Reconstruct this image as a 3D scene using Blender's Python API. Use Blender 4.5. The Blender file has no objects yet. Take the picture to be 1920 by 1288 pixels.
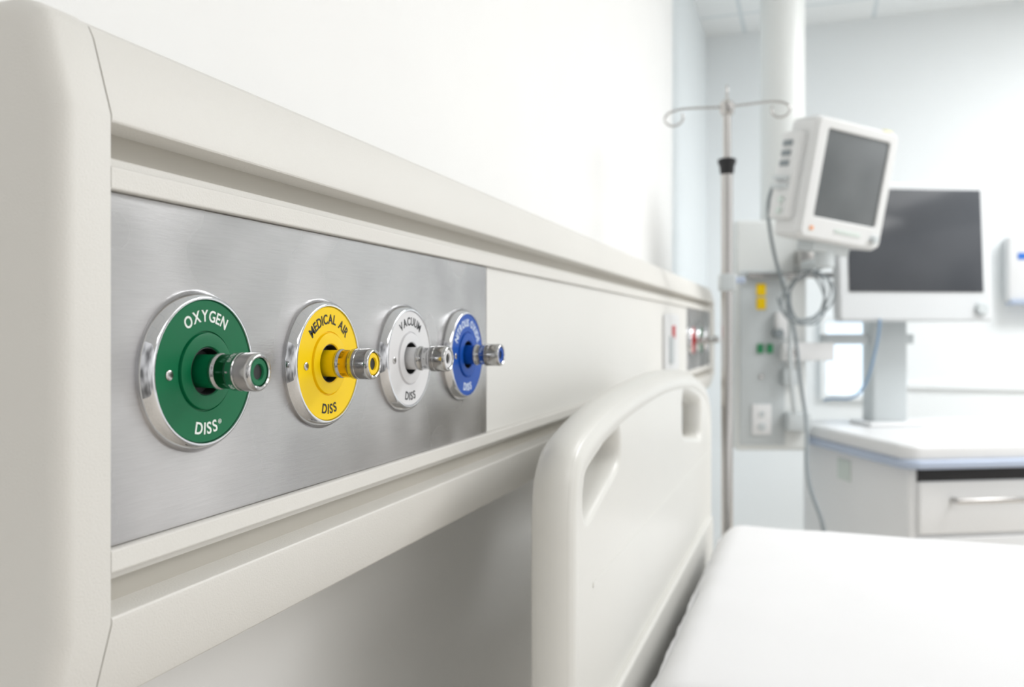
import bpy, bmesh, math, random
from mathutils import Matrix, Vector, noise
random.seed(4)
C = bpy.context.scene.collection
PI = math.pi
# ---------------------------------------------------------------- camera frame
F = 1600.0; VPX = 1523.0; HY = 624.0
A = math.atan((VPX-960)/F); CA, SA = math.cos(A), math.sin(A)
D = 0.3217; H = 1.25; CZ = H-0.0177
def W(px, py, d):
    r = (px-960)/F*d
    return Vector((D + r*CA - d*SA, r*SA + d*CA, H-(py-HY)/F*d))
def RD(r, d, z=0): return Vector((D + r*CA - d*SA, r*SA + d*CA, z))
# ---------------------------------------------------------------- materials
def lin(c):
    o = []
    for v in c:
        v /= 255.0
        o.append(v/12.92 if v <= .04045 else ((v+.055)/1.055)**2.4)
    return (*o, 1)
def mat(name, col, rough=.5, metal=0, bump=0, scale=200, var=.03, coat=0, stretch=None, vscale=6, emit=0, spec=.5, cloud=0):
    m = bpy.data.materials.new(name); m.use_nodes = True
    nt = m.node_tree; b = nt.nodes['Principled BSDF']
    c = lin(col)
    b.inputs['Roughness'].default_value = rough; b.inputs['Metallic'].default_value = metal
    b.inputs['Specular IOR Level'].default_value = spec
    if coat: b.inputs['Coat Weight'].default_value = coat; b.inputs['Coat Roughness'].default_value = .08
    if emit: b.inputs['Emission Color'].default_value = c; b.inputs['Emission Strength'].default_value = emit
    tc = nt.nodes.new('ShaderNodeTexCoord'); mp = nt.nodes.new('ShaderNodeMapping')
    nt.links.new(tc.outputs['Object'], mp.inputs['Vector'])
    if stretch: mp.inputs['Scale'].default_value = stretch
    n = nt.nodes.new('ShaderNodeTexNoise'); n.inputs['Scale'].default_value = vscale; n.inputs['Detail'].default_value = 3
    nt.links.new(mp.outputs[0], n.inputs['Vector'])
    r = nt.nodes.new('ShaderNodeValToRGB')
    r.color_ramp.elements[0].position = .3; r.color_ramp.elements[1].position = .7
    r.color_ramp.elements[0].color = tuple(max(0, x*(1-var)) for x in c[:3])+(1,)
    r.color_ramp.elements[1].color = tuple(min(1, x*(1+var)) for x in c[:3])+(1,)
    nt.links.new(n.outputs['Fac'], r.inputs[0]); nt.links.new(r.outputs[0], b.inputs['Base Color'])
    if cloud:          # broad soft patches: uneven polish in roughness, painted cloudy reflections in tone
        n3 = nt.nodes.new('ShaderNodeTexNoise'); n3.inputs['Scale'].default_value = 11; n3.inputs['Detail'].default_value = 1.5
        nt.links.new(tc.outputs['Object'], n3.inputs['Vector'])
        mr = nt.nodes.new('ShaderNodeMapRange'); mr.inputs['From Min'].default_value = .35; mr.inputs['From Max'].default_value = .65
        mr.inputs['To Min'].default_value = rough-.10; mr.inputs['To Max'].default_value = rough+.14
        nt.links.new(n3.outputs['Fac'], mr.inputs['Value']); nt.links.new(mr.outputs[0], b.inputs['Roughness'])
        mx = nt.nodes.new('ShaderNodeMix'); mx.data_type = 'RGBA'; mx.blend_type = 'MULTIPLY'; mx.inputs['Factor'].default_value = cloud
        nt.links.new(r.outputs[0], mx.inputs[6]); nt.links.new(n3.outputs['Fac'], mx.inputs[7]); nt.links.new(mx.outputs[2], b.inputs['Base Color'])
    if bump:
        n2 = nt.nodes.new('ShaderNodeTexNoise'); n2.inputs['Scale'].default_value = scale; n2.inputs['Detail'].default_value = 4
        nt.links.new(mp.outputs[0], n2.inputs['Vector'])
        bp = nt.nodes.new('ShaderNodeBump'); bp.inputs['Strength'].default_value = bump; bp.inputs['Distance'].default_value = .002
        nt.links.new(n2.outputs['Fac'], bp.inputs['Height']); nt.links.new(bp.outputs[0], b.inputs['Normal'])
    return m
M = {}
M['wall'] = mat('wall_paint', (244,244,243), .6, bump=.05, scale=300, var=.008)
M['wallfar'] = mat('far_wall_paint', (244,248,250), .6, var=.006)
M['wallrec'] = mat('recess_paint', (240,246,249), .5, var=.008)
M['floor'] = mat('floor_vinyl', (230,222,211), .35, var=.06)
M['shell'] = mat('headwall_plastic', (226,224,219), .45, bump=.18, scale=900, var=.01, spec=.4)
M['fascia'] = mat('fascia_laminate', (230,229,225), .42, var=.008, spec=.4)
M['groove'] = mat('channel_plastic', (190,186,177), .5, var=.02)
M['steel'] = mat('brushed_steel', (220,218,218), .27, 1, bump=.09, scale=80, var=.035, stretch=(1,1.6,40), vscale=26, cloud=.68)
M['chrome'] = mat('chrome', (210,211,214), .05, 1, var=.01)
M['satin'] = mat('satin_chrome', (188,186,184), .22, 1, var=.02)
M['barrel'] = mat('barrel_chrome', (188,188,188), .11, 1, var=.01)
M['refl_green'] = mat('green_reflection_chrome', (60,112,88), .12, 1, var=.02)  # face colour mirrored in the barrel, painted as a metal tint
M['refl_yellow'] = mat('yellow_reflection_chrome', (204,172,66), .12, 1, var=.02)
M['dark'] = mat('dark_hole', (14,16,16), .5)
M['green'] = mat('green_enamel', (0,106,66), .42, spec=.3)
M['yellow'] = mat('yellow_enamel', (252,212,0), .42, spec=.3)
M['white'] = mat('white_enamel', (226,226,228), .4, spec=.35)
M['blue'] = mat('blue_enamel', (6,78,174), .42, spec=.3)
M['red'] = mat('red_enamel', (196,44,48), .35)
M['ink_w'] = mat('white_ink', (244,248,244), .5)
M['ink_k'] = mat('black_ink', (22,22,20), .5)
M['ink_g'] = mat('grey_ink', (40,42,46), .5)
M['ink_b'] = mat('pale_blue_ink', (226,238,252), .5)
M['bedplastic'] = mat('cream_bed_plastic', (224,223,218), .32, var=.008, spec=.4)
M['sheet'] = mat('white_cotton', (242,242,244), .85, bump=.5, scale=5, var=.006)
M['frame'] = mat('bed_frame_paint', (170,172,174), .45)
M['device'] = mat('device_plastic', (229,230,231), .38, var=.01)
M['casing'] = mat('monitor_casing', (221,222,222), .38, var=.01)
M['casing2'] = mat('large_monitor_casing', (210,213,215), .38, var=.01)
M['devgrey'] = mat('device_grey', (198,204,206), .42, var=.02)
M['pendant'] = mat('pendant_paint', (229,232,231), .4, var=.01)
M['screen'] = mat('dark_screen', (70,73,78), .14, var=.10, vscale=3)
M['screen2'] = mat('grey_screen', (104,108,110), .18, var=.12, vscale=5)
M['rubber'] = mat('black_rubber', (24,24,28), .55)
M['cable'] = mat('grey_cable', (136,144,148), .5)
M['bluecable'] = mat('blue_cable', (130,160,190), .5)
M['trimblue'] = mat('bluegrey_trim', (178,190,210), .4)
M['greendot'] = mat('green_socket', (40,140,90), .4)
M['bluemark'] = mat('blue_mark', (50,120,214), .4)
M['orange'] = mat('orange_mark', (240,150,70), .4)
M['palegreen'] = mat('pale_green_sticker', (206,216,211), .5)
M['paleyellow'] = mat('pale_yellow_lens', (236,232,176), .4)
M['daylight'] = mat('frosted_daylight_glass', (224,238,252), .4, var=.01, emit=.6)
# ceiling: procedural tile grid
def ceil_mat():
    m = mat('ceiling_tile', (240,245,248), .7); nt = m.node_tree; b = nt.nodes['Principled BSDF']
    tc = nt.nodes.new('ShaderNodeTexCoord'); br = nt.nodes.new('ShaderNodeTexBrick')
    br.offset = 0; br.inputs['Scale'].default_value = 1
    br.inputs['Brick Width'].default_value = .6; br.inputs['Row Height'].default_value = .6; br.inputs['Mortar Size'].default_value = .010
    br.inputs['Color1'].default_value = lin((247,250,251)); br.inputs['Color2'].default_value = lin((245,249,251)); br.inputs['Mortar'].default_value = lin((224,232,236))
    nt.links.new(tc.outputs['Object'], br.inputs['Vector']); nt.links.new(br.outputs['Color'], b.inputs['Base Color'])
    return m
M['ceiling'] = ceil_mat()
# ---------------------------------------------------------------- object helpers
def thing(name, label, cat, loc=(0,0,0), rot=(0,0,0), group=None):
    o = bpy.data.objects.new(name, None); C.objects.link(o); o.empty_display_size = .05
    o.location = loc; o.rotation_euler = rot
    o['label'] = label; o['category'] = cat
    if group: o['group'] = group
    return o
def tag(o, label, cat, group=None):
    o['label'] = label; o['category'] = cat
    if group: o['group'] = group
    return o
def rootmat(o):
    return Matrix.Translation(o.location) @ o.rotation_euler.to_matrix().to_4x4()
def fin(name, me, m, parent=None, smooth=True, world=None, angle=35):
    if world is not None: me.transform(rootmat(world).inverted())
    me.materials.clear(); me.materials.append(m)
    if smooth:
        me.shade_smooth()
        bm = bmesh.new(); bm.from_mesh(me)
        for e in bm.edges:
            if len(e.link_faces) == 2 and e.calc_face_angle(0) > math.radians(angle): e.smooth = False
        bm.to_mesh(me); bm.free()
    o = bpy.data.objects.new(name, me); C.objects.link(o)
    if parent: o.parent = parent
    return o
def obj(name, bm, m, parent=None, smooth=True, world=None, angle=35):
    bmesh.ops.recalc_face_normals(bm, faces=bm.faces)
    me = bpy.data.meshes.new(name); bm.to_mesh(me); bm.free()
    return fin(name, me, m, parent, smooth, world, angle)
def box(bm, lo, hi, bevel=0, mtx=None, seg=3):
    t = bmesh.new(); bmesh.ops.create_cube(t, size=1)
    for v in t.verts:
        v.co = Vector(((lo[i]+hi[i])/2 + v.co[i]*(hi[i]-lo[i])) for i in range(3))
    if bevel: bmesh.ops.bevel(t, geom=t.edges[:], offset=bevel, segments=seg, profile=.5, affect='EDGES')
    if mtx: bmesh.ops.transform(t, matrix=mtx, verts=t.verts)
    me = bpy.data.meshes.new('tmp'); t.to_mesh(me); t.free(); bm.from_mesh(me); bpy.data.meshes.remove(me)
    return bm
def nb(lo, hi, bevel=0, mtx=None, seg=3): return box(bmesh.new(), lo, hi, bevel, mtx, seg)
RX = Matrix.Rotation(PI/2, 4, 'Y')       # local z -> x
RY = Matrix.Rotation(-PI/2, 4, 'X')      # local z -> y
def lathe(bm, prof, seg=64, mtx=None):
    rings = []
    for z, r in prof:
        if r < 1e-6: rings.append([bm.verts.new((0,0,z))])
        else: rings.append([bm.verts.new((r*math.cos(2*PI*i/seg), r*math.sin(2*PI*i/seg), z)) for i in range(seg)])
    new = [v for R_ in rings for v in R_]
    for a, b in zip(rings, rings[1:]):
        for i in range(seg):
            j = (i+1) % seg
            if len(a) == 1 and len(b) == 1: continue
            if len(a) == 1: bm.faces.new((a[0], b[i], b[j]))
            elif len(b) == 1: bm.faces.new((a[i], a[j], b[0]))
            else: bm.faces.new((a[i], a[j], b[j], b[i]))
    if mtx: bmesh.ops.transform(bm, matrix=mtx, verts=new)
    return bm
def cyl(r, z0, z1, bev=.001, seg=32, mtx=None, bm=None):
    return lathe(bm or bmesh.new(), [(z0,0),(z0,r-bev),(z0+bev,r),(z1-bev,r),(z1,r-bev),(z1,0)], seg, mtx)
def prism(bm, prof, y0, y1):              # prof in (X,Z), extruded along Y
    a = [bm.verts.new((x, y0, z)) for x, z in prof]; b = [bm.verts.new((x, y1, z)) for x, z in prof]
    n = len(prof)
    for i in range(n):
        j = (i+1) % n; bm.faces.new((a[i], a[j], b[j], b[i]))
    bm.faces.new(a); bm.faces.new(list(reversed(b)))
    return bm
def eval_curve(cu, mtx=None):
    o = bpy.data.objects.new('tmp', cu); C.objects.link(o)
    dg = bpy.context.evaluated_depsgraph_get(); dg.update()
    me = bpy.data.meshes.new_from_object(o.evaluated_get(dg))
    bpy.data.objects.remove(o); bpy.data.curves.remove(cu)
    if mtx: me.transform(mtx)
    return me
def tubes(name, lines, r, m, parent=None, world=None, smoothline=True, res=4):
    cu = bpy.data.curves.new('t', 'CURVE'); cu.dimensions = '3D'; cu.bevel_depth = r; cu.bevel_resolution = res; cu.use_fill_caps = True; cu.resolution_u = 8
    for pts in lines:
        sp = cu.splines.new('NURBS' if smoothline else 'POLY'); sp.points.add(len(pts)-1)
        for p, q in zip(sp.points, pts): p.co = (*q, 1)
        if smoothline: sp.order_u = min(4, len(pts)); sp.use_endpoint_u = True
    return fin(name, eval_curve(cu), m, parent, True, world)
def plate(outs, t, bev, mtx):
    cu = bpy.data.curves.new('p', 'CURVE'); cu.dimensions = '2D'; cu.fill_mode = 'BOTH'
    cu.extrude = max(0, t/2-bev); cu.bevel_depth = bev; cu.bevel_resolution = 4; cu.offset = -bev
    for pts in outs:
        sp = cu.splines.new('POLY'); sp.points.add(len(pts)-1); sp.use_cyclic_u = True
        for p, q in zip(sp.points, pts): p.co = (q[0], q[1], 0, 1)
    return eval_curve(cu, mtx)
def rrect(x0, y0, x1, y1, r, n=8):
    o = []
    for cx, cy, a0 in ((x1-r,y0+r,-PI/2),(x1-r,y1-r,0),(x0+r,y1-r,PI/2),(x0+r,y0+r,PI)):
        for k in range(n+1):
            a = a0+PI/2*k/n; o.append((cx+r*math.cos(a), cy+r*math.sin(a)))
    return o
def catmull(p, n=8, closed=False):
    o = []; L = len(p); rng = range(L) if closed else range(L-1)
    for i in rng:
        g = (lambda k: p[k % L]) if closed else (lambda k: p[min(max(k, 0), L-1)])
        a, b, c, d = g(i-1), g(i), g(i+1), g(i+2)
        for k in range(n):
            t = k/n
            o.append(tuple(.5*(2*b[j]+(c[j]-a[j])*t+(2*a[j]-5*b[j]+4*c[j]-d[j])*t*t+(3*b[j]-a[j]-3*c[j]+d[j])*t**3) for j in range(2)))
    if not closed: o.append(p[-1])
    return o
def inset(p, d):                          # open polyline, inside lies to the right of travel
    o = []
    for i in range(len(p)):
        a = p[max(i-1, 0)]; b = p[min(i+1, len(p)-1)]
        tx, ty = b[0]-a[0], b[1]-a[1]; L = math.hypot(tx, ty) or 1
        o.append((p[i][0]+d*ty/L, p[i][1]-d*tx/L))
    return o
YZX = Matrix(((0,0,1,0),(1,0,0,0),(0,1,0,0),(0,0,0,1)))     # (u,v,w) -> (Y,Z,X)
# ---------------------------------------------------------------- setting
def struct(name, lo, hi, m):
    o = obj(name, nb(lo, hi), m, smooth=False); o['kind'] = 'structure'; return o
ZC = H+1.52; WX = -.148; YF = 4.46
struct('wall_left', (WX-.12,-1.6,0), (WX,3.05,ZC), M['wall'])
struct('wall_left', (WX-.12,3.05,0), (WX-.042,YF,ZC), M['wallrec'])
struct('wall_back', (WX-.12,YF,0), (5,YF+.1,ZC), M['wallfar'])
struct('floor', (WX-.12,-1.6,-.1), (5,YF+.1,0), M['floor'])
struct('ceiling', (WX-.12,-1.6,ZC), (5,YF+.1,ZC+.1), M['ceiling'])
def onback(px, py):
    u = (px-960)/F; dx = YF*(u*CA-SA)/(CA+u*SA); d = -dx*SA+YF*CA
    return D+dx, H-(py-HY)/F*d
wx0, wz1 = onback(1538, 592); wx1, wz0 = onback(1672, 752)
fr = plate([rrect(wx0,wz0,wx1,wz1,.01), rrect(wx0+.03,wz0+.03,wx1-.03,wz1-.03,.006)], .03, .004, Matrix.Translation((0,YF-.015,0)) @ Matrix.Rotation(PI/2,4,'X'))
wn = fin('window_1', fr, M['wallfar']); wn['kind'] = 'structure'
obj('pane', nb((wx0+.022,YF-.012,wz0+.022),(wx1-.022,YF-.004,wz1-.022)), M['daylight'], wn, smooth=False)
struct('trim_1', (wx1+.01,YF-.02,H-.262), (5,YF,H-.238), M['wallfar'])
struct('baseboard_left', (WX,-1.6,0), (WX+.012,3.05,.1), M['wallrec'])
# ---------------------------------------------------------------- headwall
Y0, YS, YE = .3218, .8334, 2.955
hw = thing('headwall_unit', 'long cream bedhead service unit on the white wall holding the gas outlets', 'headwall', (WX, 1.63, CZ-.173))
def hp(name, bm, m, **k): return obj(name, bm, m, hw, world=hw, **k)
up = [(WX,.1187),(.0035,.1187),(.0045,.1191),(.005,.1200),(.005,.1225),(-.006,.160),(-.009,.166),(-.0155,.1702),(-.024,.1725),(WX,.1725)]
lip = [(-.02,.0868),(.0036,.0868),(.0044,.0873),(.0046,.088),(.0046,.0970),(.0043,.0977),(.0036,.0981),(-.02,.0981)]
led = [(-.02,.0981),(-.0055,.0981),(-.0050,.0985),(-.0050,.1035),(-.0056,.1041),(-.02,.1041)]
for s, nm in ((1,'upper'),(-1,'lower')):
    f = lambda P: [(x, CZ+s*v) for x, v in P]
    hp('rail', prism(bmesh.new(), f(up), Y0+.0006, YE), M['shell'], angle=24)
    hp('lip_strip', prism(bmesh.new(), f(lip), Y0+.0006, YE), M['shell'], smooth=False)
    hp('channel_strip', prism(bmesh.new(), f(led), Y0+.0006, YE), M['shell'], smooth=False)
hp('backing', nb((WX, Y0, CZ-.1187), (-.015, YE, CZ+.1187)), M['groove'], smooth=False)
sp = hp('steel_panel', nb((-.015, Y0+.0006, CZ-.0866), (0, YS, CZ+.0866), .0006, seg=2), M['steel'], smooth=False); sp['label'] = 'brushed steel panel'
hp('fascia_panel', nb((-.015, YS+.0012, CZ-.0866), (0, 2.346, CZ+.0866), .0006, seg=2), M['fascia'], smooth=False)
hp('steel_panel', nb((-.015, 2.3475, CZ-.0866), (0, 2.905, CZ+.0866), .0006, seg=2), M['steel'], smooth=False)['label'] = 'smaller far steel panel'
hp('fascia_panel', nb((-.015, 2.9065, CZ-.0866), (0, YE, CZ+.0866), .0006, seg=2), M['fascia'], smooth=False)
def cap(ya, yb, r):                # rounded end cap from ya (joint) to yb (outer end)
    half = [(.0062,0),(.0062,.1215),(-.005,.160),(-.008,.166),(-.0145,.1704),(-.023,.173),(WX,.173)]
    prof = half+[(x,-v) for x, v in reversed(half[1:])]
    sg = 1 if yb > ya else -1
    secs = [(ya, .0010), (ya+sg*.0007, .0002), (ya+sg*.0015, 0)]
    for k in range(9):
        t = PI/2*k/8; secs.append((yb-sg*r+sg*r*math.sin(t), r*(1-math.cos(t))))
    bm = bmesh.new(); rows = []
    for y, i in secs:
        rows.append([bm.verts.new((x-i if x > WX+.01 else x, y, CZ+v*(.173-i)/.173)) for x, v in prof])
    n = len(prof)
    for a, b in zip(rows, rows[1:]):
        for i in range(n):
            j = (i+1) % n; bm.faces.new((a[i], a[j], b[j], b[i]))
    bm.faces.new(rows[0]); bm.faces.new(list(reversed(rows[-1])))
    return bm
hp('end_cap', cap(Y0-.0006, .291, .009), M['shell'], angle=40)
hp('end_cap', cap(YE+.0006, YE+.03, .011), M['shell'], angle=40)
# ---------------------------------------------------------------- gas outlets
def glyph(ch, size, weight):
    cu = bpy.data.curves.new('g', 'FONT'); cu.body = ch; cu.size = size; cu.extrude = .00012; cu.offset = weight; cu.resolution_u = 6
    me = eval_curve(cu); xs = [v.co.x for v in me.vertices]
    return me, min(xs), max(xs)
def arc_text(bm, txt, size, R, x0, top=True, gap=.0012, space=.003, weight=.00012, center=0, sx=1):
    gl = []; tot = 0
    for ch in txt:
        if ch == ' ': gl.append((None,0,0,space)); tot += space
        else:
            me, a, b = glyph(ch, size, weight); gl.append((me,a,b,(b-a)*sx)); tot += (b-a)*sx
    tot += gap*(len(txt)-1); pos = -tot/2
    for me, a, b, w in gl:
        mid = pos+w/2; pos += w+gap
        if me is None: continue
        ph = mid/(R+(size*.35 if top else -size*.35))+center
        loc = Vector((R*math.sin(ph), (R if top else -R)*math.cos(ph), x0))
        rot = Matrix.Rotation(-ph if top else ph, 4, 'Z')
        me.transform(YZX @ Matrix.Translation(loc) @ rot @ Matrix.Diagonal((sx,1,1,1)) @ Matrix.Translation((-(a+b)/2,0,0)))
        bm.from_mesh(me); bpy.data.meshes.remove(me)
    return bm
def outlet(y, colr, ink, top, label, group, sizes=None, reg=False, seg=72, refl_band=None, z=CZ-.0034):
    t = thing('gas_outlet', label, 'gas outlet', (0, y, z), group=group)
    bez = lathe(bmesh.new(), [(0,.0448),(.0014,.0449),(.0022,.0446),(.0056,.0427),(.0071,.0413),(.0076,.0403),(.0075,.0396),(.0068,.0393),(0,.0393)], seg, RX)
    obj('bezel', bez, M['chrome'], t, angle=50)['label'] = 'chrome bezel ring'
    fp = lathe(bmesh.new(), [(0,.0391),(.0064,.0391),(.0068,.0387),(.0068,.0222),(.0060,.0219),(.0060,.0213),(.0079,.0209),(.0081,.0204),(.0081,.0138),(.0075,.0132),(.0006,.0128),(.0006,0)], seg, RX)
    fpo = obj('face_plate', fp, colr, t, angle=30)
    obj('socket_recess', lathe(bmesh.new(), [(.0007,0),(.0008,.0125),(.0072,.0131),(.0074,.0127),(.0012,.0120),(.0012,0)], 48, RX), M['dark'], fpo)
    sc = lathe(bmesh.new(), [(.0066,.0028),(.0073,.0027),(.0077,.0020),(.0077,0)], 24, Matrix.Translation((0,-.0288,-.001)) @ RX)
    obj('screw', sc, M['satin'], t)
    cn = lathe(bmesh.new(), [(.0008,0),(.0008,.0092),(.0150,.0092),(.0155,.0088),(.0155,0)], 40, RX)
    st = obj('connector_stem', cn, colr, t)
    ba = lathe(bmesh.new(), [(.0150,.0090),(.0153,.0098),(.0158,.0101),(.0172,.0101),(.0177,.0098),(.0181,.0094),(.0188,.0092),(.0250,.0092),(.0256,.0095),(.0262,.0103),(.0270,.0105),(.0310,.0105),(.0313,.0101),(.0319,.0101),(.0322,.0105),(.0390,.0106),(.0410,.0104),(.0418,.0098),(.0421,.0088),(.0416,.0080),(.0395,.0077),(.0395,0)], 64, RX)
    bo = obj('connector_barrel', ba, M['barrel'], t, angle=40); bo['label'] = 'chrome barrel'
    if refl_band: obj('reflection_band', lathe(bmesh.new(), [(.0187,.0091),(.0189,.0095),(.0249,.0095),(.0251,.0091)], 64, RX), refl_band, bo)  # extra sleeve whose tint paints the face plate's reflection on the chrome
    tip = lathe(bmesh.new(), [(.0396,.0076),(.0408,.0075),(.0412,.0070),(.0411,.0046),(.0405,.0042),(.0396,.0040)], 40, RX)
    obj('tip_ring', tip, colr, bo)
    obj('tip_bore', lathe(bmesh.new(), [(.0397,0),(.0399,.0041)], 32, RX), M['dark'], bo)
    if top:
        s1, g1, s2, wt, sx = sizes
        obj('lettering', arc_text(bmesh.new(), top, s1, .0274, .0069, True, g1, .0026, wt, 0, sx), ink, t, smooth=False)
        obj('lettering', arc_text(bmesh.new(), 'DISS', s2, .0346, .0069, False, .0012, .003, wt, 0, .95), ink, t, smooth=False)
        if reg: obj('registered_mark', arc_text(bmesh.new(), '\u00ae', .0036, .0320, .0069, False, .001, .003, 0, .375), ink, t, smooth=False)
    return t
G1 = 'gas outlets on the near steel panel'
outlet(.3875, M['green'], M['ink_w'], 'OXYGEN', 'green gas outlet lettered OXYGEN in a chrome ring, nearest on steel panel', G1, (.0090,.0010,.0092,.00014,.88), True, refl_band=M['refl_green'])
outlet(.5145, M['yellow'], M['ink_k'], 'MEDICAL AIR', 'yellow gas outlet lettered MEDICAL AIR in a chrome ring', G1, (.0093,.0009,.0092,.00020,.86), refl_band=M['refl_yellow'])
outlet(.6405, M['white'], M['ink_g'], 'VACUUM', 'white gas outlet lettered VACUUM in a chrome ring', G1, (.0094,.0012,.0094,.00020,.92))
outlet(.765, M['blue'], M['ink_b'], 'NITROUS OXIDE', 'blue gas outlet lettered NITROUS OXIDE in a chrome ring', G1, (.0098,.0010,.0098,.00026,.84))
G2 = 'small gas outlets on the far steel panel'
outlet(2.43, M['red'], None, None, 'red gas outlet on far end of headwall, first past the switch plate', G2, seg=40)
outlet(2.60, M['green'], None, None, 'green unlettered gas outlet at far end of headwall, between red and white', G2, seg=40)
outlet(2.77, M['white'], None, None, 'white unlettered gas outlet at far end of headwall beside IV pole', G2, seg=40)
swp = thing('switch_plate', 'white wall plate with small red mark on far fascia of headwall', 'switch plate', (0,2.045,CZ))
fin('plate', plate([rrect(-.10,-.072,.10,.062,.012)], .008, .002, Matrix.Translation((.0042,0,0)) @ YZX), M['device'], swp)
fin('rocker', plate([rrect(-.055,-.055,-.005,.01,.006)], .006, .0015, Matrix.Translation((.010,0,0)) @ YZX), M['devgrey'], swp)
fin('red_mark', plate([rrect(-.01,.004,.03,.035,.004)], .003, .0006, Matrix.Translation((.009,0,0)) @ YZX), M['red'], swp)
# ---------------------------------------------------------------- bed
bed = thing('hospital_bed', 'cream plastic hospital bed with slotted headboard standing against the headwall', 'bed', (1.15,1.25,0))
XM = .1037; XB, XF = XM-.0188, XM+.0188
out = [(.714,-.80),(.714,-.50),(.714,-.30),(.714,-.20),(.716,-.155),(.728,-.120),(.766,-.095),(.88,-.074),(1.04,-.062),(1.24,-.056),(1.45,-.062),(1.58,-.074),(1.72,-.100),(1.78,-.125),(1.812,-.160),(1.818,-.21),(1.818,-.5),(1.818,-.80)]
out = catmull(out, 6)
h1 = catmull([(.774,-.144),(.785,-.134),(.84,-.121),(.900,-.107),(.916,-.110),(.921,-.121),(.914,-.139),(.85,-.156),(.79,-.171),(.776,-.170),(.771,-.158)], 5, True)
h2 = catmull([(1.41,-.106),(1.425,-.101),(1.52,-.111),(1.62,-.128),(1.645,-.140),(1.650,-.167),(1.637,-.194),(1.54,-.183),(1.43,-.169),(1.408,-.158),(1.402,-.125)], 5, True)
BV = .0105
hbm = plate([inset(out, .002), h1, h2], 2*BV, BV, Matrix.Translation((XM,0,H)) @ YZX @ Matrix.Diagonal((1,1,(XF-XB)/(2*BV),1)))
hb = fin('headboard', hbm, M['bedplastic'], bed, world=bed, angle=60)
RR = .0212
rim = [(XM, y, H+z) for y, z in inset(out, RR)]
tubes('rim', [rim], RR, M['bedplastic'], hb, world=bed, smoothline=False, res=10)
fin('seam_bead', plate([rrect(.80,-.246,1.74,-.240,.0028)], .002, .0009, Matrix.Translation((XF,0,H)) @ YZX), M['bedplastic'], hb, world=bed)
fin('ledge', plate([rrect(.755,-.74,1.785,-.372,.012)], .014, .005, Matrix.Translation((XF+.001,0,H)) @ YZX), M['bedplastic'], hb, world=bed)
obj('deck', nb((XF+.012,.85,H-.60), (2.15,1.69,H-.54), .008), M['frame'], bed, world=bed)
obj('frame', nb((XF+.006,.93,H-.74), (2.10,1.61,H-.60), .006), M['frame'], bed, world=bed)
for x in (.32,1.95):
    for y in (.98,1.56):
        lg = obj('leg', nb((x-.03,y-.03,.14), (x+.03,y+.03,H-.74), .006), M['frame'], bed, world=bed)
        obj('caster', cyl(.07, -.02, .02, .008, 32, Matrix.Translation((x,y,.07)) @ RY), M['rubber'], lg, world=bed)
        obj('caster_fork', nb((x-.02,y-.03,.06),(x+.02,y+.03,.145),.004), M['frame'], lg, world=bed)
mt = thing('mattress', 'white sheeted mattress lying on the hospital bed in the foreground', 'mattress', (1.15,1.27,H-.54))
bm = nb((.158,.855,H-.54), (2.13,1.685,H-.36), .042, seg=8)
ed = [e for e in bm.edges if e.calc_length() > .2]
bmesh.ops.subdivide_edges(bm, edges=ed, cuts=24, use_grid_fill=True)
for v in bm.verts:
    n_ = noise.noise(v.co*9)*.0025+noise.noise(v.co*3)*.003
    v.co.z += n_*(1 if v.co.z > H-.40 else 0)
    if v.co.x < .2: v.co.x += noise.noise(v.co*22)*.003
obj('fitted_sheet', bm, M['sheet'], mt, world=mt, angle=80)
pts = []
for k in range(60):
    y = .89+.76*k/59
    pts.append((.157+.004*noise.noise(Vector((y*30,1,0))), y, H-.395+.008*noise.noise(Vector((y*22,5,0)))))
tubes('sheet_hem', [pts], .004, M['sheet'], mt, world=mt)
# ---------------------------------------------------------------- IV pole
P = W(1363, 624, 2.0); P.z = 0
iv = thing('iv_pole', 'tall chrome IV drip stand with four hooks behind the bed headboard', 'drip stand', P, (0,0,A))
def z_at(py, d): return H-(py-HY)/F*d
zt = z_at(200, 2.0); zc = z_at(312, 2.0)
obj('upper_tube', cyl(.0095, zc-.05, zt, .001, 24), M['satin'], iv)
obj('lower_tube', cyl(.0135, .10, zc, .001, 24), M['satin'], iv)
obj('collar', lathe(bmesh.new(), [(zc-.022,0),(zc-.022,.012),(zc-.015,.016),(zc,.017),(zc+.008,.021),(zc+.016,.021),(zc+.018,.017),(zc+.018,0)], 32), M['rubber'], iv)['label'] = 'black height collar'
obj('hook_hub', lathe(bmesh.new(), [(zt-.02,0),(zt-.02,.013),(zt-.012,.017),(zt+.006,.017),(zt+.014,.010),(zt+.016,0)], 24), M['satin'], iv)
for k, (dx, dy, rise) in enumerate(((-1,.1,-.004),(1,-.1,.008),(-.25,-1,0),(.3,1,0))):
    n = math.hypot(dx, dy); dx /= n; dy /= n
    L = .118 if k < 2 else .105
    pr = [(0,0),(.04,.0),(.09,.003),(L,.0),(L+.024,-.008),(L+.028,-.026),(L+.012,-.040),(L-.010,-.036),(L-.020,-.020),(L-.014,-.010)]
    if k == 2: pr = [(a, b+.02*min(1, a/.1)) for a, b in pr]
    tubes('hook', [[(dx*a, dy*a, zt+b+rise*a/.1) for a, b in pr]], .0026, M['satin'], iv)
zk = z_at(530, 2.0)
cl = obj('clamp', nb((-.018,-.018,zk-.02), (.018,.018,zk+.02), .005), M['devgrey'], iv)
obj('clamp_knob', cyl(.008, .017, .042, .002, 20, Matrix.Translation((0,0,zk+.006)) @ RX), M['trimblue'], cl)
bs = bmesh.new(); lathe(bs, [(.085,0),(.085,.03),(.10,.032),(.125,.02),(.125,0)], 24)
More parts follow.
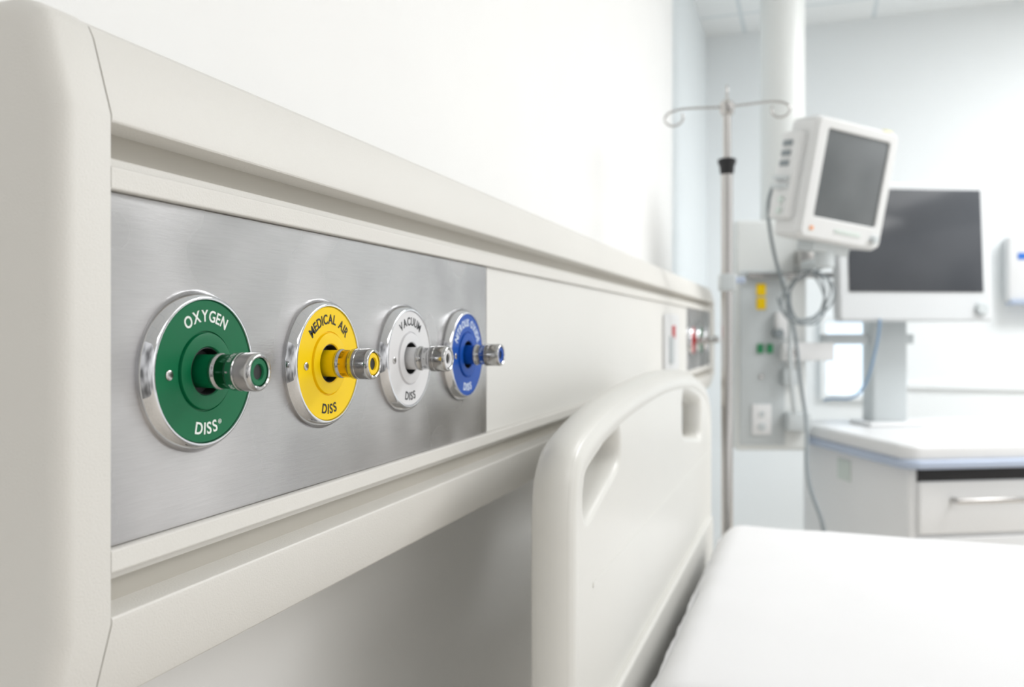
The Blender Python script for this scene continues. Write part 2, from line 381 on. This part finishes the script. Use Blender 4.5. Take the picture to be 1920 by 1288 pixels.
for k in range(5):
    box(bs, (.02,-.014,.075), (.225,.014,.098), .004, Matrix.Rotation(2*PI*k/5+.3, 4, 'Z'))
obj('base', bs, M['devgrey'], iv)
for k in range(5):
    R_ = Matrix.Rotation(2*PI*k/5+.3, 4, 'Z')
    wb = cyl(.03, -.011, .011, .004, 24, R_ @ Matrix.Translation((.21,0,.03)) @ RY)
    box(wb, (.20,-.008,.03), (.22,.008,.08), .001, R_)
    obj('caster', wb, M['rubber'], iv)
# ---------------------------------------------------------------- ceiling pendant
pc = RD((1467-960)/F*3.1, 3.1)
pd = thing('ceiling_pendant', 'white ceiling pendant column carrying a service box with sockets and yellow stickers', 'pendant', (pc.x, pc.y, H-.41), (0,0,A))
def pl(px, py, d=3.0):           # pendant-local coordinates of a point seen at (px,py) at depth d
    return rootmat(pd).inverted() @ W(px, py, d)
zcl = ZC-(H-.41)
obj('column', cyl(.078, .75, zcl, .002, 48), M['pendant'], pd)
obj('ceiling_flange', lathe(bmesh.new(), [(zcl-.05,.079),(zcl-.045,.11),(zcl,.12),(zcl,0)], 48), M['pendant'], pd)
L0 = pl(1380,412); L1 = pl(1500,845)
sb = obj('service_box', nb((L0.x, L0.y, L1.z), (L1.x+.025, L0.y+.2, L0.z), .012), M['pendant'], pd)
obj('front_panel', nb((L0.x+.012, L0.y-.006, L1.z+.02), (L0.x+.17, L0.y+.002, L0.z-.18), .003), M['devgrey'], sb)
yf = L0.y-.006
def onbox(name, px0, py0, px1, py1, m, par, t=.004, d=2.99, bev=.001):
    a = pl(px0, py0, d); b = pl(px1, py1, d)
    return obj(name, nb((a.x, yf-t, b.z), (b.x, yf+.001, a.z), bev), m, par)
onbox('yellow_sticker', 1419, 532, 1436, 554, M['yellow'], sb)
onbox('yellow_sticker', 1419, 558, 1436, 580, M['yellow'], sb)
onbox('socket', 1420, 645, 1431, 662, M['greendot'], sb, .008)['label'] = 'green socket'
onbox('socket', 1438, 645, 1449, 662, M['greendot'], sb, .008)['label'] = 'green socket'
fpw = onbox('socket_plate', 1410, 758, 1446, 815, M['device'], sb, .008)
def dot(name, px, py, r, m, par, t=.012):
    a = pl(px, py, 2.99)
    return obj(name, cyl(r, 0, t, .001, 24, Matrix.Translation((a.x, yf, a.z)) @ Matrix.Rotation(PI/2, 4, 'X')), m, par)
dot('screw', 1427, 706, .008, M['satin'], sb, .006)
dot('socket', 1428, 800, .014, M['devgrey'], sb)
dot('socket', 1428, 776, .010, M['devgrey'], sb)
rl = onbox('equipment_rail', 1400, 512, 1560, 522, M['satin'], pd, .025)
rl2 = onbox('equipment_rail', 1462, 642, 1556, 676, M['device'], pd, .05, bev=.006)
cp = onbox('clamp', 1470, 772, 1512, 806, M['devgrey'], pd, .05, bev=.005)
onbox('fitting', 1452, 585, 1472, 632, M['device'], sb, .03, bev=.004)
onbox('fitting', 1466, 690, 1492, 722, M['devgrey'], sb, .03, bev=.004)
onbox('bracket', 1490, 470, 1528, 506, M['satin'], pd, .06, bev=.004)
dot('valve_knob', 1456, 625, .016, M['cable'], sb, .04)
dot('valve_knob', 1479, 660, .014, M['satin'], sb, .07)
# arm up to the tilted monitor
a0 = pl(1500, 500, 2.98); a1 = pl(1545, 490, 2.62)
tubes('monitor_arm', [[a0, (a0.x+.02,a0.y-.1,a0.z), (a1.x,a1.y+.06,a1.z), a1]], .018, M['devgrey'], pd)
obj('arm_head', cyl(.03, a1.z-.02, a1.z+.035, .004, 24, Matrix.Translation((a1.x,a1.y,0))), M['devgrey'], pd)
# ---------------------------------------------------------------- tilted patient monitor
pm_c = W(1591, 346, 2.56)
pm = thing('patient_monitor', 'small white patient monitor tilted forward on pendant arm, grey screen', 'monitor', pm_c, (math.radians(8),math.radians(6),A+math.radians(22)))
hw_, hh_ = .157, .181
fin('housing', plate([rrect(-hw_,-hh_,hw_,hh_,.022)], .115, .014, Matrix.Translation((0,.0575,0)) @ Matrix.Rotation(PI/2,4,'X')), M['casing'], pm)
fin('front_bezel', plate([rrect(-hw_+.006,-hh_+.006,hw_-.006,hh_-.006,.02), rrect(-.114,-.112,.122,.146,.006)], .014, .004, Matrix.Translation((0,-.002,0)) @ Matrix.Rotation(PI/2,4,'X')), M['casing'], pm)
obj('screen', nb((-.116,-.0035,-.114), (.124,.001,.148), .001), M['screen2'], pm)
obj('knob', cyl(.012, 0, .016, .003, 24, Matrix.Translation((.122,-.008,-.148)) @ Matrix.Rotation(PI/2,4,'X')), M['devgrey'], pm)
obj('indicator', nb((-.122,-.012,-.152), (-.110,-.006,-.142), .001), M['orange'], pm)
obj('button_strip', nb((-.03,-.011,-.150), (.07,-.006,-.138), .001), M['palegreen'], pm)
obj('alarm_lamp', nb((.10,.0,hh_-.004), (.13,.02,hh_+.002), .001), M['paleyellow'], pm)
mr = obj('module_rack', nb((-hw_-.028,.03,-.13), (-hw_+.005,.112,.13), .006), M['casing'], pm)
for k, z in enumerate((.095,.065,.035)):
    obj('module_button', nb((-hw_-.033,.055,z-.009), (-hw_-.026,.095,z+.009), .002), M['cable'], mr)
for k, z in enumerate((-.01,-.035)):
    obj('module_slot', nb((-hw_-.045,.04,z-.006), (-hw_-.026,.10,z+.006), .002), M['devgrey'], mr)
obj('module_port', cyl(.011,0,.01,.002,20,Matrix.Translation((-hw_-.027,.06,-.075)) @ Matrix.Rotation(-PI/2,4,'Y')), M['palegreen'], mr)
obj('module_port', cyl(.011,0,.01,.002,20,Matrix.Translation((-hw_-.027,.06,-.108)) @ Matrix.Rotation(-PI/2,4,'Y')), M['palegreen'], mr)
obj('mount_foot', nb((-.07,.02,-hh_-.03), (.07,.10,-hh_+.01), .006), M['devgrey'], pm)
# ---------------------------------------------------------------- cart
CY = A+math.radians(8); ZT = H-.33
cc = RD(1.156, 2.50)
ct = thing('equipment_cart', 'white drawer cart with thick worktop beyond the bed at right', 'cart', (cc.x, cc.y, 0), (0,0,CY))
fin('worktop', plate([rrect(0,0,.80,.75,.05)], .05, .014, Matrix.Translation((0,0,ZT-.025))), M['device'], ct)
fin('worktop_trim', plate([rrect(-.012,-.012,.812,.70,.06)], .026, .008, Matrix.Translation((0,0,ZT-.058))), M['trimblue'], ct)
bd = obj('body', nb((.03,.035,.13), (.77,.70,ZT-.07), .012), M['device'], ct)
for k, (z0, z1) in enumerate(((ZT-.27,ZT-.112),(ZT-.46,ZT-.28),(ZT-.74,ZT-.47))):
    dr = obj('drawer', nb((.055,.02,z0), (.745,.05,z1), .006), M['device'], ct)
    tubes('handle', [[(.16,.018,z1-.055),(.16,-.008,z1-.055),(.68,-.008,z1-.055),(.68,.018,z1-.055)]], .008, M['satin'], dr, smoothline=False)
obj('shadow_strip', nb((.055,.028,ZT-.114), (.745,.05,ZT-.072), .001), M['rubber'], ct)  # black strip stands in for the shade under the worktop
obj('side_sticker', nb((.026,.36,ZT-.17), (.031,.44,ZT-.10), .001), M['palegreen'], ct)
for x in (.10,.70):
    for y in (.12,.62):
        wb = cyl(.055,-.018,.018,.006,28,Matrix.Translation((x,y,.055)) @ RX); box(wb,(x-.03,y-.012,.05),(x+.03,y+.012,.135),.003)
        obj('caster', wb, M['rubber'], ct)
# display monitor on its post, standing on the worktop
dm_p = rootmat(ct) @ Vector((.262,.53,ZT))
dm = thing('display_monitor', 'large white framed flat monitor with dark blank screen on a post above cart', 'monitor', dm_p, (0,0,A+math.radians(5)))
zb = .60
obj('base_plate', nb((-.10,-.08,0), (.10,.08,.015), .005), M['device'], dm)
obj('post', nb((-.066,-.03,.01), (.066,.05,zb), .012), M['devgrey'], dm)
obj('tilt_bracket', nb((-.06,-.10,zb-.08), (.06,-.02,zb+.06), .006), M['devgrey'], dm)
mm = Matrix.Translation((.012,-.125,zb)) @ Matrix.Rotation(math.radians(-3),4,'X')
fin('housing', plate([rrect(-.264,-.232,.284,.246,.016)], .05, .010, mm @ Matrix.Rotation(PI/2,4,'X')), M['casing2'], dm)
obj('screen', nb((-.228,-.0285,-.132), (.250,-.020,.220), .001, mm), M['screen'], dm)
obj('knob', cyl(.022,0,.018,.004,28,mm @ Matrix.Translation((.240,-.022,-.188)) @ Matrix.Rotation(PI/2,4,'X')), M['devgrey'], dm)
obj('side_arm', nb((-.24,-.01,.29), (.10,.02,.325), .004), M['devgrey'], dm)
# ---------------------------------------------------------------- cables and dispenser
def cable(name, pix, r, m, label):
    pts = [W(*p) for p in pix]
    t = tubes(name, [pts], r, m); return tag(t, label, 'cable')
cable('cable', [(1452,345,2.72),(1438,370,2.74),(1440,420,2.8),(1456,500,2.86),(1480,570,2.88),(1494,640,2.86),(1500,720,2.84),(1514,790,2.82),(1512,850,2.7),(1514,900,2.6),(1530,950,2.5),(1548,985,2.45),(1552,1080,2.45),(1550,1200,2.42)], .006, M['cable'], 'long grey cable hanging from tilted monitor down past the cart')
ring = []
for k in range(64):
    t = 2*PI*k/14; q = 1+.16*math.sin(k*.83)
    ring.append((1513+44*q*math.cos(t)+5*math.sin(k*.37), 558+46*q*math.sin(t), 2.78+.018*math.sin(k*.9)))
ring = [(1548,500,2.68),(1530,508,2.74)]+ring[11:]
cable('cable', ring, .0036, M['cable'], 'coiled grey cable hanging in a loop under the tilted monitor')
cable('cable', [(1650,598,2.88),(1648,630,2.88),(1638,670,2.9),(1630,705,2.92),(1614,738,2.94),(1590,752,2.95),(1560,745,3.0),(1545,750,3.02)], .0045, M['bluecable'], 'thin blue cable drooping below large monitor toward the worktop')
cable('cable', [(1468,520,2.92),(1474,560,2.9),(1486,610,2.9),(1478,660,2.9),(1484,720,2.9),(1490,775,2.92)], .008, M['devgrey'], 'short pale hose beside the service box rail')
gp = W(1916, 505, 3.88)
ds = thing('wall_dispenser', 'white wall dispenser with blue mark on far wall at right', 'dispenser', (gp.x, YF, gp.z-.15))
obj('housing', nb((-.07,-.10,0), (.12,0,.30), .015), M['device'], ds)
obj('blue_mark', nb((-.03,-.104,.19), (.06,-.098,.22), .001), M['bluemark'], ds)
obj('drip_tray', nb((-.06,-.12,-.012), (.11,0,.012), .004), M['trimblue'], ds)
# ---------------------------------------------------------------- light
def area(name, loc, sx, sy, p, col=(1,1,1), rot=(0,0,0)):
    l = bpy.data.lights.new(name, 'AREA'); l.shape = 'RECTANGLE'; l.size = sx; l.size_y = sy; l.energy = p; l.color = col
    o = bpy.data.objects.new(name, l); C.objects.link(o); o.location = loc; o.rotation_euler = rot
area('ceiling_lamp', (2.9,.2,ZC-.03), 1.4, 1.6, 27, (1,.99,.98))
area('ceiling_lamp', (2.2,1.9,ZC-.03), 1.2, 1.0, 9, (1,.995,.985))
area('ceiling_lamp', (2.0,2.9,ZC-.03), 1.2, .9, 56, (.98,.993,1))
w = bpy.data.worlds.new('World'); bpy.context.scene.world = w; w.use_nodes = True
nt = w.node_tree; bg = nt.nodes['Background']
N = lambda k: nt.nodes.new(k)
tc = N('ShaderNodeTexCoord'); sx = N('ShaderNodeSeparateXYZ'); rp = N('ShaderNodeValToRGB')
ma = N('ShaderNodeMath'); ma.operation = 'MULTIPLY_ADD'; ma.inputs[1].default_value = .5; ma.inputs[2].default_value = .5
nt.links.new(tc.outputs['Generated'], sx.inputs[0]); nt.links.new(sx.outputs['Z'], ma.inputs[0]); nt.links.new(ma.outputs[0], rp.inputs[0])
e = rp.color_ramp.elements; e[0].position = .3; e[0].color = (.62,.60,.57,1); e[1].position = .62; e[1].color = (1,.998,.993,1)
x = rp.color_ramp.elements.new(.46); x.color = (.95,.943,.93,1)
# world light shaped dimmer behind the viewer; noise patches added for reflections
mr_ = N('ShaderNodeMapRange'); mr_.inputs['From Min'].default_value = -1; mr_.inputs['From Max'].default_value = .1
mr_.inputs['To Min'].default_value = .50; mr_.inputs['To Max'].default_value = 1.2
nt.links.new(sx.outputs['Y'], mr_.inputs['Value'])
nz = N('ShaderNodeTexNoise'); nz.inputs['Scale'].default_value = 3.2; nz.inputs['Detail'].default_value = 1
nt.links.new(tc.outputs['Generated'], nz.inputs['Vector'])
m2 = N('ShaderNodeMapRange'); m2.inputs['From Min'].default_value = .36; m2.inputs['From Max'].default_value = .64; m2.inputs['To Min'].default_value = .40; m2.inputs['To Max'].default_value = 1.55
nt.links.new(nz.outputs['Fac'], m2.inputs['Value'])
m3 = N('ShaderNodeMath'); m3.operation = 'MULTIPLY'; nt.links.new(mr_.outputs[0], m3.inputs[0]); nt.links.new(m2.outputs[0], m3.inputs[1])
m4 = N('ShaderNodeMath'); m4.operation = 'MULTIPLY'; nt.links.new(m3.outputs[0], m4.inputs[0]); m4.inputs[1].default_value = .94
nt.links.new(rp.outputs[0], bg.inputs['Color']); nt.links.new(m4.outputs[0], bg.inputs['Strength'])
# ---------------------------------------------------------------- camera
cam = bpy.data.cameras.new('camera'); co = bpy.data.objects.new('camera', cam); C.objects.link(co)
cam.sensor_width = 36; cam.lens = F/1920*36; cam.shift_y = -20/1920; cam.clip_start = .02
co.location = (D,0,H); co.rotation_euler = (PI/2,0,A)
cam.dof.use_dof = True; cam.dof.focus_distance = .54; cam.dof.aperture_fstop = 7.0
bpy.context.scene.camera = co
vs = bpy.context.scene.view_settings; vs.view_transform = 'Standard'; vs.look = 'None'; vs.exposure = 0
